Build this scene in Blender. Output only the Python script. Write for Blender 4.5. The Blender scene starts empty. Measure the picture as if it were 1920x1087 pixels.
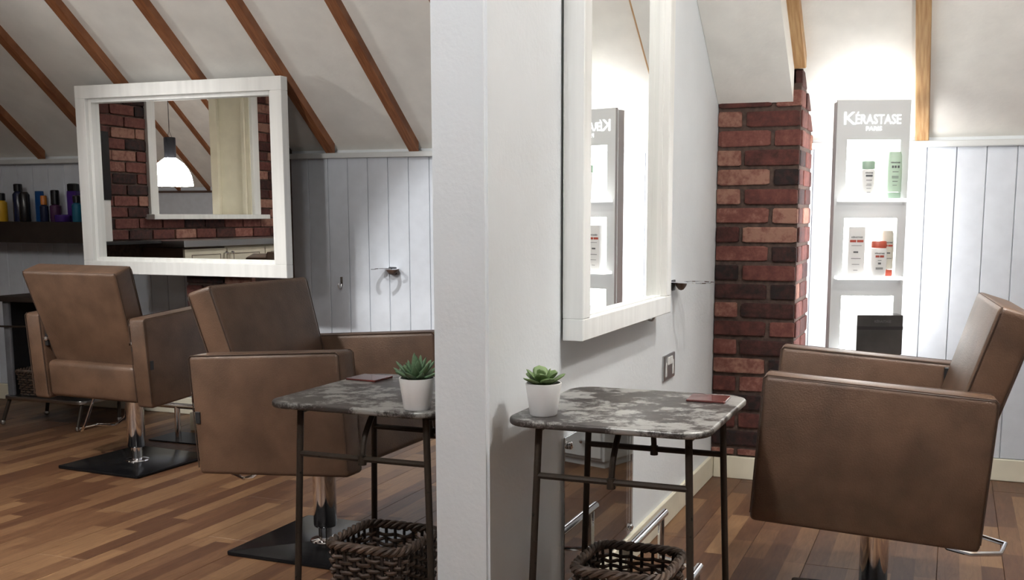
import bpy, bmesh, math, random
from mathutils import Matrix, Vector, Euler
from mathutils import noise as mnoise

random.seed(7)
C = bpy.context.scene.collection
S = bpy.context.scene
R = math.radians
PI = math.pi

# ------------------------------------------------------------------ camera, world, lamps, exposure
cam_data = bpy.data.cameras.new('camera')
cam = bpy.data.objects.new('camera', cam_data)
C.objects.link(cam)
cam_data.sensor_width = 36.0
cam_data.lens = 1990.0 / 1920.0 * 36.0
cam_data.shift_x = (960.0 - 1042.0) / 1920.0
cam_data.shift_y = (677.0 - 543.5) / 1920.0
cam_data.clip_start = 0.02
cy, sy = math.cos(R(20.45)), math.sin(R(20.45))
cp, sp = math.cos(R(7.83)), math.sin(R(7.83))
cr, sr = math.cos(R(-.14)), math.sin(R(-.14))
fwd = Vector((-sy * cp, cy * cp, -sp))
rgt = Vector((cy, sy, 0))
dwn = -rgt.cross(fwd)
r2 = cr * rgt + sr * dwn
d2 = -sr * rgt + cr * dwn
m = Matrix.Identity(4)
for i in range(3):
    m[i][0], m[i][1], m[i][2] = r2[i], -d2[i], -fwd[i]
m[2][3] = 1.06
cam.matrix_world = m
S.camera = cam

w = bpy.data.worlds.new('world')
S.world = w
w.use_nodes = True
w.node_tree.nodes['Background'].inputs[0].default_value = (.9, .92, 1, 1)
w.node_tree.nodes['Background'].inputs[1].default_value = .05

S.view_settings.view_transform = 'Standard'
S.view_settings.look = 'None'
S.view_settings.gamma = 1
S.view_settings.use_curve_mapping = False
S.view_settings.exposure = 0.0

LAMPS = [   # pendant lamps of the salon: (x, y, z of the shade rim, bulb watts, shade glow, colour)
    (-3.75, 1.7, 2.2, 26, 9, (1, .97, .93)),
    (.45, 2.25, 2.3, 34, 20, (1, .985, .95)),
    (-.95, .45, 2.45, 66, 26, (.93, .965, 1)),
]
SPOTS = [   # spotlights: (from, at, watts, full cone degrees, colour, label)
    ((-2.2, 3.2, 1.98), (-2.1, 4.5, .75), 75, 46, (1, .99, .98), 'small black ceiling spotlight aimed at the dryer holder on the boards'),
    ((-3.25, 2.1, 2.5), (-3.42, 4.1, 1.10), 84, 35, (1, .98, .96), 'small black ceiling spotlight aimed at the wide mirror'),
    ((-2.2, 1.3, 1.5), (-2.25, 3.3, 2.6), 92, 105, (1, .97, .93), 'small black uplighter, added out of view to brighten the sloped ceiling left of the partition'),  # added unseen lamp, lifts the left ceiling slope and spares the boards
    ((.55, 1.5, 1.75), (.15, 3.6, 2.75), 130, 105, (1, .98, .94), 'small black uplighter, added out of view to brighten the sloped ceiling right of the partition'),  # extra unseen lamp, added to lift the right ceiling slope
    ((-3.25, .9, 2.6), (-2.75, 3.1, .3), 340, 50, (1, .97, .93), 'small black fill spotlight, added out of view to brighten the left chairs'),  # fill lamp added for the left chairs and the floor between them
    ((.15, 2.5, 2.7), (-.3, 3.0, 0), 120, 62, (1, .97, .92), 'small black fill spotlight, added out of view to brighten the right chair'),  # fill lamp put in unseen, to lighten the right-hand floor and chair
]
ROOM_LAMP = (-6.29, .79, 1.30, 120, 150, (1, .97, .90))
GLOW_NICHE, GLOW_BACK, GLOW_TOP = 9.0, 11.0, 17.0

# ------------------------------------------------------------------ helpers
def nodes_of(name):
    mt = bpy.data.materials.new(name)
    mt.use_nodes = True
    nt = mt.node_tree
    return mt, nt, nt.nodes['Principled BSDF']

def mat(name, col, rough=.5, metal=0, noise=0, nscale=20, bump=0, bscale=60, coat=0, spec=.5, nrough=.5, stretch=None, col2=None, ramp=(.35, .65), emit=0):
    mt, nt, b = nodes_of(name)
    N, L = nt.nodes, nt.links
    b.inputs['Base Color'].default_value = (*col, 1)
    b.inputs['Roughness'].default_value = rough
    b.inputs['Metallic'].default_value = metal
    b.inputs['Specular IOR Level'].default_value = spec
    b.inputs['Coat Weight'].default_value = coat
    if emit:
        b.inputs['Emission Color'].default_value = (*col, 1)
        b.inputs['Emission Strength'].default_value = emit
    if noise or bump or col2:
        tc = N.new('ShaderNodeTexCoord')
        mp = N.new('ShaderNodeMapping')
        if stretch: mp.inputs['Scale'].default_value = stretch
        L.new(tc.outputs['Object'], mp.inputs['Vector'])
        if noise or col2:
            n = N.new('ShaderNodeTexNoise')
            n.inputs['Scale'].default_value = nscale
            n.inputs['Detail'].default_value = 6
            n.inputs['Roughness'].default_value = nrough
            L.new(mp.outputs[0], n.inputs['Vector'])
            rp = N.new('ShaderNodeValToRGB')
            a = col2 if col2 else tuple(c * (1 - noise) for c in col)
            bb = col if col2 else tuple(min(1, c * (1 + noise)) for c in col)
            rp.color_ramp.elements[0].color = (*a, 1)
            rp.color_ramp.elements[1].color = (*bb, 1)
            rp.color_ramp.elements[0].position, rp.color_ramp.elements[1].position = ramp
            L.new(n.outputs['Fac'], rp.inputs[0])
            L.new(rp.outputs[0], b.inputs['Base Color'])
        if bump:
            n2 = N.new('ShaderNodeTexNoise')
            n2.inputs['Scale'].default_value = bscale
            n2.inputs['Detail'].default_value = 4
            L.new(mp.outputs[0], n2.inputs['Vector'])
            bp = N.new('ShaderNodeBump')
            bp.inputs['Strength'].default_value = bump
            bp.inputs['Distance'].default_value = .004
            L.new(n2.outputs['Fac'], bp.inputs['Height'])
            L.new(bp.outputs[0], b.inputs['Normal'])
    return mt

def glow(name, col, k):
    mt, nt, b = nodes_of(name)
    b.inputs['Base Color'].default_value = (*col, 1)
    b.inputs['Emission Color'].default_value = (*col, 1)
    b.inputs['Emission Strength'].default_value = k
    return mt

def mat_random(name, stops, rough, nscale=25, amt=.35, bump=.4, bscale=50):
    """colour picked per object, mottled with noise"""
    mt, nt, b = nodes_of(name)
    N, L = nt.nodes, nt.links
    oi = N.new('ShaderNodeObjectInfo')
    tc = N.new('ShaderNodeTexCoord')
    geo = N.new('ShaderNodeNewGeometry')
    n = N.new('ShaderNodeTexNoise'); n.inputs['Scale'].default_value = nscale; n.inputs['Detail'].default_value = 7
    n.inputs['Roughness'].default_value = .7
    L.new(geo.outputs['Position'], n.inputs['Vector'])
    ad = N.new('ShaderNodeMath'); ad.operation = 'MULTIPLY_ADD'
    ad.inputs[1].default_value = amt * 2; ad.inputs[2].default_value = -amt
    L.new(n.outputs['Fac'], ad.inputs[0])
    sm = N.new('ShaderNodeMath'); sm.operation = 'ADD'; sm.use_clamp = True
    L.new(oi.outputs['Random'], sm.inputs[0]); L.new(ad.outputs[0], sm.inputs[1])
    rp = N.new('ShaderNodeValToRGB')
    el = rp.color_ramp.elements
    while len(el) < len(stops): el.new(.5)
    for e, (p, c) in zip(el, stops):
        e.position = p; e.color = (*c, 1)
    L.new(sm.outputs[0], rp.inputs[0])
    L.new(rp.outputs[0], b.inputs['Base Color'])
    b.inputs['Roughness'].default_value = rough
    n2 = N.new('ShaderNodeTexNoise'); n2.inputs['Scale'].default_value = bscale; n2.inputs['Detail'].default_value = 5
    L.new(geo.outputs['Position'], n2.inputs['Vector'])
    bp = N.new('ShaderNodeBump'); bp.inputs['Strength'].default_value = bump; bp.inputs['Distance'].default_value = .006
    L.new(n2.outputs['Fac'], bp.inputs['Height']); L.new(bp.outputs[0], b.inputs['Normal'])
    return mt

def obj(name, bm, material, parent=None, smooth=False, mats=None):
    me = bpy.data.meshes.new(name)
    bm.normal_update()
    bm.to_mesh(me); bm.free()
    for mm in (mats or [material]): me.materials.append(mm)
    if smooth:
        for p in me.polygons: p.use_smooth = True
        try: me.set_sharp_from_angle(angle=R(40))
        except Exception: pass
    o = bpy.data.objects.new(name, me)
    C.objects.link(o)
    if parent: o.parent = parent
    return o

def inst(name, me, parent=None, loc=(0, 0, 0), rot=(0, 0, 0), scale=(1, 1, 1)):
    o = bpy.data.objects.new(name, me)
    C.objects.link(o)
    o.location = loc; o.rotation_euler = rot; o.scale = scale
    if parent: o.parent = parent
    return o

def thing(name, label, cat, loc=(0, 0, 0), rz=0, group=None):
    o = bpy.data.objects.new(name, None)
    C.objects.link(o)
    o.empty_display_size = .05
    o.location = loc; o.rotation_euler = (0, 0, rz)
    o['label'] = label; o['category'] = cat
    if group: o['group'] = group
    return o

def tag(o, label, cat, group=None):
    o['label'] = label; o['category'] = cat
    if group: o['group'] = group
    return o

def struct(o):
    o['kind'] = 'structure'
    return o

def copy_tree(o, parent=None):
    c = o.copy(); C.objects.link(c)
    if parent: c.parent = parent
    for ch in list(o.children): copy_tree(ch, c)
    return c

def add_box(bm, x0, x1, y0, y1, z0, z1, mtx=None, mi=0):
    vs = [bm.verts.new((x, y, z)) for x in (x0, x1) for y in (y0, y1) for z in (z0, z1)]
    fs = [(0, 1, 3, 2), (4, 6, 7, 5), (0, 4, 5, 1), (2, 3, 7, 6), (0, 2, 6, 4), (1, 5, 7, 3)]
    out = []
    for f in fs:
        fc = bm.faces.new([vs[i] for i in f]); fc.material_index = mi; out.append(fc)
    if mtx is not None:
        for v in vs: v.co = mtx @ v.co
    return vs

def box(x0, x1, y0, y1, z0, z1, bev=0, seg=2, mtx=None):
    bm = bmesh.new()
    add_box(bm, x0, x1, y0, y1, z0, z1)
    if bev:
        bmesh.ops.bevel(bm, geom=bm.edges[:], offset=bev, segments=seg, profile=.5, affect='EDGES')
    if mtx is not None: bmesh.ops.transform(bm, matrix=mtx, verts=bm.verts)
    return bm

def add_tube(bm, pts, r, n=8, closed=False, cap=True, radii=None):
    pts = [Vector(p) for p in pts]
    k = len(pts)
    rings = []
    t0 = (pts[1] - pts[0]).normalized()
    up = Vector((0, 0, 1)) if abs(t0.z) < .9 else Vector((1, 0, 0))
    nrm = (up - t0 * up.dot(t0)).normalized()
    for i, p in enumerate(pts):
        if closed: t = (pts[(i + 1) % k] - pts[i - 1]).normalized()
        elif i == 0: t = t0
        elif i == k - 1: t = (pts[-1] - pts[-2]).normalized()
        else: t = ((pts[i + 1] - p).normalized() + (p - pts[i - 1]).normalized()).normalized()
        nn = nrm - t * nrm.dot(t)
        if nn.length > 1e-6: nrm = nn.normalized()
        bn = t.cross(nrm)
        rr = radii[i] if radii else r
        rings.append([bm.verts.new(p + (nrm * math.cos(a) + bn * math.sin(a)) * rr) for a in [2 * PI * j / n for j in range(n)]])
    for i in range(k if closed else k - 1):
        a, b = rings[i], rings[(i + 1) % k]
        for j in range(n):
            bm.faces.new((a[j], a[(j + 1) % n], b[(j + 1) % n], b[j]))
    if cap and not closed:
        bm.faces.new(list(reversed(rings[0]))); bm.faces.new(rings[-1])

def tube(pts, r, n=8, closed=False, radii=None):
    bm = bmesh.new(); add_tube(bm, pts, r, n, closed, True, radii); return bm

def smooth_path(pts, n=6):
    """Catmull-Rom through the points"""
    P = [Vector(p) for p in pts]
    P = [P[0] * 2 - P[1]] + P + [P[-1] * 2 - P[-2]]
    out = []
    for i in range(1, len(P) - 2):
        for j in range(n):
            t = j / n
            a, b, c, d = P[i - 1], P[i], P[i + 1], P[i + 2]
            out.append(.5 * ((2 * b) + (c - a) * t + (2 * a - 5 * b + 4 * c - d) * t * t + (3 * b - a - 3 * c + d) * t ** 3))
    out.append(P[-2])
    return out

def add_lathe(bm, prof, n=24, sx=1, sy=1, centre=(0, 0, 0), close=True, power=2):
    cx, cyy, cz = centre
    rings = []
    for r, z in prof:
        ring = []
        for j in range(n):
            a = 2 * PI * j / n
            ca, sa = math.cos(a), math.sin(a)
            k = (abs(ca) ** power + abs(sa) ** power) ** (-1 / power)
            ring.append(bm.verts.new((cx + r * sx * ca * k, cyy + r * sy * sa * k, cz + z)))
        rings.append(ring)
    for a, b in zip(rings, rings[1:]):
        for j in range(n):
            bm.faces.new((a[j], a[(j + 1) % n], b[(j + 1) % n], b[j]))
    if close:
        if prof[0][0] > 1e-5: bm.faces.new(list(reversed(rings[0])))
        if prof[-1][0] > 1e-5: bm.faces.new(rings[-1])

def lathe(prof, n=24, **k):
    bm = bmesh.new(); add_lathe(bm, prof, n, **k); return bm

def add_prism(bm, poly, z0, z1, axis='z'):
    def P(a, b, c):
        return {'z': (a, b, c), 'y': (a, c, b), 'x': (c, a, b)}[axis]
    lo = [bm.verts.new(P(a, b, z0)) for a, b in poly]
    hi = [bm.verts.new(P(a, b, z1)) for a, b in poly]
    k = len(poly)
    for i in range(k):
        bm.faces.new((lo[i], lo[(i + 1) % k], hi[(i + 1) % k], hi[i]))
    bm.faces.new(list(reversed(lo))); bm.faces.new(hi)
    bmesh.ops.recalc_face_normals(bm, faces=bm.faces[:])

def prism(poly, z0, z1, axis='z', bev=0, seg=2):
    bm = bmesh.new(); add_prism(bm, poly, z0, z1, axis)
    if bev: bmesh.ops.bevel(bm, geom=[e for e in bm.edges if len(e.link_faces) == 2 and e.calc_face_angle(0) > .5], offset=bev, segments=seg, profile=.5, affect='EDGES')
    return bm

def round_rect(x0, x1, y0, y1, r, n=6):
    out = []
    for cx, cyy, a0 in ((x1 - r, y1 - r, 0), (x0 + r, y1 - r, 90), (x0 + r, y0 + r, 180), (x1 - r, y0 + r, 270)):
        for j in range(n + 1):
            a = R(a0 + 90 * j / n)
            out.append((cx + r * math.cos(a), cyy + r * math.sin(a)))
    return out

def lettering(name, text, size, material, parent, loc, rot, width=None, bold=0, depth=.001):
    cu = bpy.data.curves.new(name, 'FONT')
    cu.body = text; cu.size = size; cu.align_x = 'CENTER'; cu.extrude = depth; cu.offset = bold; cu.resolution_u = 3
    o = bpy.data.objects.new(name, cu)
    C.objects.link(o)
    bpy.context.view_layer.update()
    me = bpy.data.meshes.new_from_object(o.evaluated_get(bpy.context.evaluated_depsgraph_get()))
    bpy.data.objects.remove(o)
    xs = [v.co.x for v in me.vertices]
    if width and xs:
        k = width / (max(xs) - min(xs)); mid = (max(xs) + min(xs)) / 2
        for v in me.vertices: v.co.x = (v.co.x - mid) * k
    me.materials.clear(); me.materials.append(material)
    return inst(name, me, parent, loc, rot)

# ------------------------------------------------------------------ materials
M = {}
M['plaster'] = mat('white_plaster', (.75, .785, .81), .75, noise=.02, nscale=5, bump=.2, bscale=90)
M['ceiling'] = mat('ceiling_plaster', (.80, .79, .75), .8, noise=.05, nscale=7, bump=.2, bscale=70)
M['board'] = mat('painted_board', (.60, .64, .70), .55, noise=.04, nscale=14, bump=.12, bscale=60)
M['rail'] = mat('painted_rail', (.60, .62, .62), .5)
M['cream'] = mat('cream_paint', (.72, .68, .55), .5, noise=.04, nscale=10)
M['cream_white'] = mat('cream_white_paint', (.80, .81, .79), .42, noise=.05, nscale=30, stretch=(1, 1, .06), bump=.15, bscale=120)
M['mortar'] = mat('mortar', (.075, .048, .038), .95, noise=.3, nscale=40, bump=.5, bscale=80)
M['brick'] = mat_random('red_brick', [(0, (.010, .004, .004)), (.18, (.035, .009, .007)), (.5, (.094, .025, .019)), (.78, (.158, .054, .041)), (1, (.27, .14, .10))], .85, nscale=30, amt=.55)
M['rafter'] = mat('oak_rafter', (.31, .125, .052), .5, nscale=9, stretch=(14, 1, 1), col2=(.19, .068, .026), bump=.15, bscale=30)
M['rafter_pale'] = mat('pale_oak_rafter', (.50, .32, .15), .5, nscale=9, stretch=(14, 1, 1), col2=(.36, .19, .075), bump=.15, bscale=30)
M['leather'] = mat('brown_leather', (.098, .056, .035), .40, noise=.22, nscale=11, bump=.3, bscale=260, spec=.45)
M['seam'] = mat('dark_thread', (.05, .026, .015), .8)
M['chrome'] = mat('chrome', (.82, .82, .84), .09, 1)
M['steel'] = mat('brushed_steel', (.52, .52, .52), .28, 1)
M['black_gloss'] = mat('black_gloss_steel', (.006, .006, .007), .22, spec=.2)
M['slate'] = mat('slate_plate', (.035, .04, .048), .45)
M['black'] = mat('matt_black', (.012, .012, .013), .5)
M['tabletop'] = mat('worn_zinc', (.30, .295, .28), .38, .3, nscale=10, nrough=.74, col2=(.050, .043, .040), ramp=(.485, .56), bump=.12, bscale=30)
M['iron'] = mat('dark_iron', (.006, .0055, .0055), .5, .1, nscale=60, col2=(.035, .026, .02), ramp=(.66, .72), bump=.2, bscale=120, spec=.15)
M['wicker'] = mat('brown_wicker', (.075, .048, .034), .55, noise=.5, nscale=30, bump=.3, bscale=100)
M['wicker_dark'] = mat('dark_wicker', (.022, .014, .011), .6, noise=.4, nscale=30)
M['pot'] = mat('white_ceramic', (.86, .86, .86), .35, bump=.05, bscale=60)
M['soil'] = mat('soil', (.02, .014, .01), .95, bump=.8, bscale=150)
M['leaf'] = mat('succulent_leaf', (.125, .195, .07), .5, noise=.25, nscale=25)
M['leaf_grey'] = mat('succulent_leaf_grey', (.105, .18, .095), .5, noise=.25, nscale=25)
M['coaster'] = mat('redwood_coaster', (.15, .036, .03), .25, nscale=9, stretch=(1, 10, 1), col2=(.07, .02, .018), coat=.5)
M['mirror'] = mat('mirror_glass', (.93, .94, .93), 0, 1)
M['wood_dark'] = mat('dark_wood', (.022, .014, .010), .6, noise=.3, nscale=10)
M['wood_brown'] = mat('brown_panel', (.085, .05, .036), .5, noise=.2, nscale=6)
M['white_plastic'] = mat('white_plastic', (.8, .8, .79), .4)
M['stand'] = mat('stand_laminate', (.60, .615, .62), .5)
M['navy'] = mat('navy_plastic', (.012, .016, .045), .25)
M['blue'] = mat('blue_plastic', (.01, .06, .20), .3)
M['teal'] = mat('teal_plastic', (.01, .10, .17), .3)
M['purple'] = mat('purple_plastic', (.045, .016, .14), .25)
M['plum'] = mat('plum_plastic', (.06, .02, .06), .25)
M['yellow'] = mat('yellow_plastic', (.55, .33, .02), .35)
M['orange'] = mat('orange_plastic', (.45, .15, .02), .35)
M['black_plastic'] = mat('black_plastic', (.01, .01, .012), .25)
M['green_cap'] = mat('sage_cap', (.33, .46, .36), .35)
M['green_tube'] = mat('pale_green_tube', (.50, .66, .52), .4)
M['ivory'] = mat('ivory_bottle', (.62, .60, .52), .4)
M['red_cap'] = mat('coral_cap', (.52, .10, .06), .35)
M['ink'] = mat('grey_print', (.11, .115, .12), .6)
M['ink_red'] = mat('red_print', (.42, .07, .04), .5)
M['grey_fabric'] = mat('grey_panel', (.12, .125, .14), .7, noise=.2, nscale=8)

def acrylic():
    mt, nt, b = nodes_of('clear_acrylic')
    N, L = nt.nodes, nt.links
    out = [n for n in N if n.type == 'OUTPUT_MATERIAL'][0]
    N.remove(b)
    tr = N.new('ShaderNodeBsdfTransparent'); gl = N.new('ShaderNodeBsdfGlossy'); mx = N.new('ShaderNodeMixShader')
    gl.inputs['Roughness'].default_value = .02
    fr = N.new('ShaderNodeFresnel'); fr.inputs['IOR'].default_value = 1.2
    ad = N.new('ShaderNodeMath'); ad.operation = 'ADD'; ad.inputs[1].default_value = .40; ad.use_clamp = True
    L.new(fr.outputs[0], ad.inputs[0]); L.new(ad.outputs[0], mx.inputs[0])
    L.new(tr.outputs[0], mx.inputs[1]); L.new(gl.outputs[0], mx.inputs[2]); L.new(mx.outputs[0], out.inputs[0])
    return mt
M['acrylic'] = acrylic()

def floor_mat():
    """three-strip laminate: strips along y, each with its own tone"""
    mt, nt, b = nodes_of('strip_laminate')
    N, L = nt.nodes, nt.links
    geo = N.new('ShaderNodeNewGeometry')
    mp = N.new('ShaderNodeMapping'); mp.vector_type = 'POINT'
    mp.inputs['Rotation'].default_value = (0, 0, R(90))
    mp.inputs['Location'].default_value = (0, .19 * 30, 0)
    L.new(geo.outputs['Position'], mp.inputs['Vector'])
    br = N.new('ShaderNodeTexBrick')
    br.offset = .37; br.offset_frequency = 2; br.squash = .7; br.squash_frequency = 3
    br.inputs['Scale'].default_value = 1
    br.inputs['Brick Width'].default_value = .46
    br.inputs['Row Height'].default_value = .19 / 3
    br.inputs['Mortar Size'].default_value = .0006
    br.inputs['Color1'].default_value = (0, 0, 0, 1); br.inputs['Color2'].default_value = (1, 1, 1, 1)
    br.inputs['Mortar'].default_value = (.2, .2, .2, 1)
    br.inputs['Bias'].default_value = 0
    L.new(mp.outputs[0], br.inputs['Vector'])
    mp2 = N.new('ShaderNodeMapping'); mp2.inputs['Scale'].default_value = (9, 1.1, 1)
    L.new(geo.outputs['Position'], mp2.inputs['Vector'])
    n = N.new('ShaderNodeTexNoise'); n.inputs['Scale'].default_value = 6; n.inputs['Detail'].default_value = 8; n.inputs['Roughness'].default_value = .65
    n.inputs['Distortion'].default_value = 1.2
    L.new(mp2.outputs[0], n.inputs['Vector'])
    mx = N.new('ShaderNodeMath'); mx.operation = 'MULTIPLY_ADD'; mx.inputs[1].default_value = .45
    sc = N.new('ShaderNodeMath'); sc.operation = 'MULTIPLY'; sc.inputs[1].default_value = .62
    L.new(n.outputs['Fac'], sc.inputs[0])
    L.new(br.outputs['Color'], mx.inputs[0]); L.new(sc.outputs[0], mx.inputs[2])
    rp = N.new('ShaderNodeValToRGB')
    el = rp.color_ramp.elements
    el[0].position = .12; el[0].color = (.048, .019, .011, 1)
    el[1].position = .85; el[1].color = (.25, .142, .070, 1)
    e = el.new(.45); e.color = (.118, .055, .027, 1)
    L.new(mx.outputs[0], rp.inputs[0])
    L.new(rp.outputs[0], b.inputs['Base Color'])
    b.inputs['Roughness'].default_value = .44
    b.inputs['Specular IOR Level'].default_value = .35
    bp = N.new('ShaderNodeBump'); bp.inputs['Strength'].default_value = .12; bp.inputs['Distance'].default_value = .003
    L.new(n.outputs['Fac'], bp.inputs['Height']); L.new(bp.outputs[0], b.inputs['Normal'])
    return mt
M['floor'] = floor_mat()
M['niche_glow'] = glow('backlit_white', (1, .985, .96), GLOW_NICHE)
M['back_glow'] = glow('rear_light', (1, .98, .95), GLOW_BACK)
M['top_glow'] = glow('top_light', (1, .98, .95), GLOW_TOP)
M['letter_glow'] = glow('lit_lettering', (1, 1, 1), 1.5)
M['shelf_glow'] = glow('edge_lit_acrylic', (1, 1, 1), 1.1)

# ------------------------------------------------------------------ room dimensions
XP, YP, YR = -.8947, 4.2195, 4.565       # partition face, brick pier face, rear wall face
YE, XPL = 1.9964, -1.0208                # partition end, its left face
RAIL_Z, BB = 1.357, .09
SL = .801                                # roof slope
ANG = math.atan(SL)
def roof_z(y, off=0): return RAIL_Z + (4.54 - y) * SL + off / math.cos(ANG)
YRIDGE = .835
XL, XR = -5.2, 3.4                       # brick wall face, right wall face
XFAR = -12.0
YOPP = -2.87

# floor
bm = bmesh.new(); add_box(bm, XFAR, XR, YOPP, 4.8, -.12, -.012)
floor = struct(obj('floor', bm, M['wood_dark']))
def plank_mesh(l):
    bm = box(-.0945, .0945, 0, l, -.012, 0)
    bmesh.ops.bevel(bm, geom=[e for e in bm.edges if all(v.co.z > -.001 for v in e.verts)], offset=.0012, segments=1, affect='EDGES')
    me = bpy.data.meshes.new('plank'); bm.to_mesh(me); bm.free(); me.materials.append(M['floor']); return me
pm = plank_mesh(1.279)
bmp = bmesh.new()
for i in range(-27, 8):
    x = i * .19 + .095
    off = (i * 0.47) % 1.28
    y = 1.0 - off
    while y < YR:
        if y + 1.28 > 1.2:
            l = min(1.279, YR - y)
            if l > .05: inst('plank', pm, floor, (x, y, 0), (0, 0, 0), (1, l / 1.279, 1))
        y += 1.28
# boards further off, seen only as reflections
bm = bmesh.new()
for i in range(-62, 18):
    x = i * .19 + .095
    y1 = 1.0 - (i * .47) % 1.28
    while y1 > 1.2 - 1.28: y1 -= 1.28
    y1 += 1.28
    if not (-27 <= i < 8): y1 = YR
    if y1 > YOPP: add_box(bm, x - .0945, x + .0945, YOPP, min(y1 - .001, YR), -.012, 0)
o = obj('plank', bm, M['floor'], floor); o['kind'] = 'stuff'

# rear wall with painted boards
bm = bmesh.new(); add_box(bm, XFAR, XR, YR + .014, YR + .2, -.1, 1.40)
rear = struct(obj('wall_rear', bm, M['plaster']))
bmb = box(-.0545, .0545, 0, .014, BB, 1.345)
bmesh.ops.bevel(bmb, geom=[e for e in bmb.edges if all(v.co.y < .001 for v in e.verts)], offset=.0022, segments=1, affect='EDGES')
me = bpy.data.meshes.new('board'); bmb.to_mesh(me); bmb.free(); me.materials.append(M['board'])
for i in range(-48, 14):
    inst('board', me, rear, (-.0073 - .1113 / 2 + i * .1113, YR, 0))
bm = bmesh.new(); add_box(bm, XFAR, XL - .4, YR, YR + .014, 0, 1.345)
obj('panel', bm, M['board'], rear)
# rail along the top of the boards
bm = box(-5.2, XR, YR - .030, YR + .03, 1.332, RAIL_Z, .004, 2)
t1 = struct(obj('trim_1', bm, M['rail']))
bm = box(-5.2, -.9, YR - .016, YR, 0, BB, .003, 1)
struct(obj('baseboard_rear', bm, M['cream']))
bm = box(-.57, XR, YR - .016, YR, 0, BB, .003, 1)
struct(obj('baseboard_rear', bm, M['cream']))

# roof slopes
bm = bmesh.new()
def slope_slab(bm, x0, x1, ya, yb, za, zb, t=.12):
    vs = []
    for x in (x0, x1):
        vs += [bm.verts.new((x, ya, za)), bm.verts.new((x, yb, zb)), bm.verts.new((x, yb, zb + t)), bm.verts.new((x, ya, za + t))]
    for f in ((0, 1, 2, 3), (7, 6, 5, 4), (0, 4, 5, 1), (1, 5, 6, 2), (2, 6, 7, 3), (3, 7, 4, 0)):
        bm.faces.new([vs[i] for i in f])
OFF = .036
slope_slab(bm, XFAR, XR, YR + .2, YRIDGE, roof_z(YR + .2, OFF), roof_z(YRIDGE, OFF))
slope_slab(bm, XFAR, XR, YOPP - .2, YRIDGE, roof_z(YR + .18, OFF), roof_z(YRIDGE, OFF))
bmesh.ops.recalc_face_normals(bm, faces=bm.faces[:])
ceil = struct(obj('ceiling', bm, M['ceiling']))
def rafter(x, w, y0, y1, m, opp=False, z_of=None):
    bm = bmesh.new()
    d = .045 / math.cos(ANG)
    vs = []
    for xx in (x, x + w):
        for y in (y0, y1):
            z = roof_z(y)
            yy = 2 * YRIDGE - y if opp else y
            vs.append(bm.verts.new((xx, yy, z))); vs.append(bm.verts.new((xx, yy, z + d)))
    for f in ((0, 2, 3, 1), (4, 5, 7, 6), (0, 4, 6, 2), (1, 3, 7, 5), (0, 1, 5, 4), (2, 6, 7, 3)):
        bm.faces.new([vs[i] for i in f])
    bmesh.ops.recalc_face_normals(bm, faces=bm.faces[:])
    bmesh.ops.bevel(bm, geom=bm.edges[:], offset=.003, segments=1, affect='EDGES')
    return obj('rafter', bm, m, ceil)
for k in range(-10, 7):
    x = -.611 + .4566 * k
    if k > 0: x = -.166 + .45 * (k - 1)
    ylow = YP + .0 if k == 0 else 4.545
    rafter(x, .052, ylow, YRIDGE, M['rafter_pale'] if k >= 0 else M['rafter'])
for k in range(-24, 7):
    rafter(-.611 + .4566 * k, .052, 4.545 - .94 * 0, YRIDGE, M['rafter'], True)
# opposite knee wall behind the camera
bm = bmesh.new(); add_box(bm, XFAR, XR, YOPP - .2, YOPP, -.1, 1.42)
struct(obj('wall_front', bm, M['board']))
bm = box(XFAR, XR, YOPP - .03, YOPP + .03, 1.33, 1.357)
struct(obj('trim_2', bm, M['wood_brown']))
# right gable and far-left gable
for nm, xa, xb in (('wall_right', XR, XR + .2), ('wall_far_left', XFAR - .2, XFAR)):
    bm = prism([(YOPP - .2, -.1), (4.77, -.1), (4.77, 1.3), (YRIDGE, 4.4), (YOPP - .2, 1.3)], xa, xb, 'x')
    struct(obj(nm, bm, M['plaster']))

# partition wall
bm = bmesh.new()
poly = [(YE, 0), (YR, 0), (YR, roof_z(YR, OFF)), (YE, roof_z(YE, OFF) + .02)]
add_prism(bm, poly, XPL, XP, 'x')
bmesh.ops.bevel(bm, geom=[e for e in bm.edges if abs(e.verts[0].co.y - YE) < 1e-4 and abs(e.verts[1].co.y - YE) < 1e-4 and abs(e.verts[0].co.z - e.verts[1].co.z) > .5], offset=.006, segments=3, affect='EDGES')
struct(obj('wall_partition', bm, M['plaster']))
bm = box(XP, XP + .014, YE + .02, YP, 0, BB, .003, 1); struct(obj('baseboard_partition', bm, M['cream']))
bm = box(XP + .016, -.569, YP - .014, YP + .01, 0, BB, .002, 1); struct(obj('baseboard_pier', bm, M['cream']))
bm = box(-.571, -.5555, YP - .014, YR - .02, 0, BB, .002, 1); struct(obj('baseboard_pier', bm, M['cream']))

# lowered plaster slope over the pier
bm = bmesh.new()
y0, y1 = YP - .004, 1.2
z0, z1 = 1.492, 1.492 + (y0 - y1) * SL
slope_slab(bm, XP + .001, -.604, y0, y1, z0, z1, .13)
bmesh.ops.recalc_face_normals(bm, faces=bm.faces[:])
struct(obj('ceiling_panel', bm, M['ceiling']))

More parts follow.
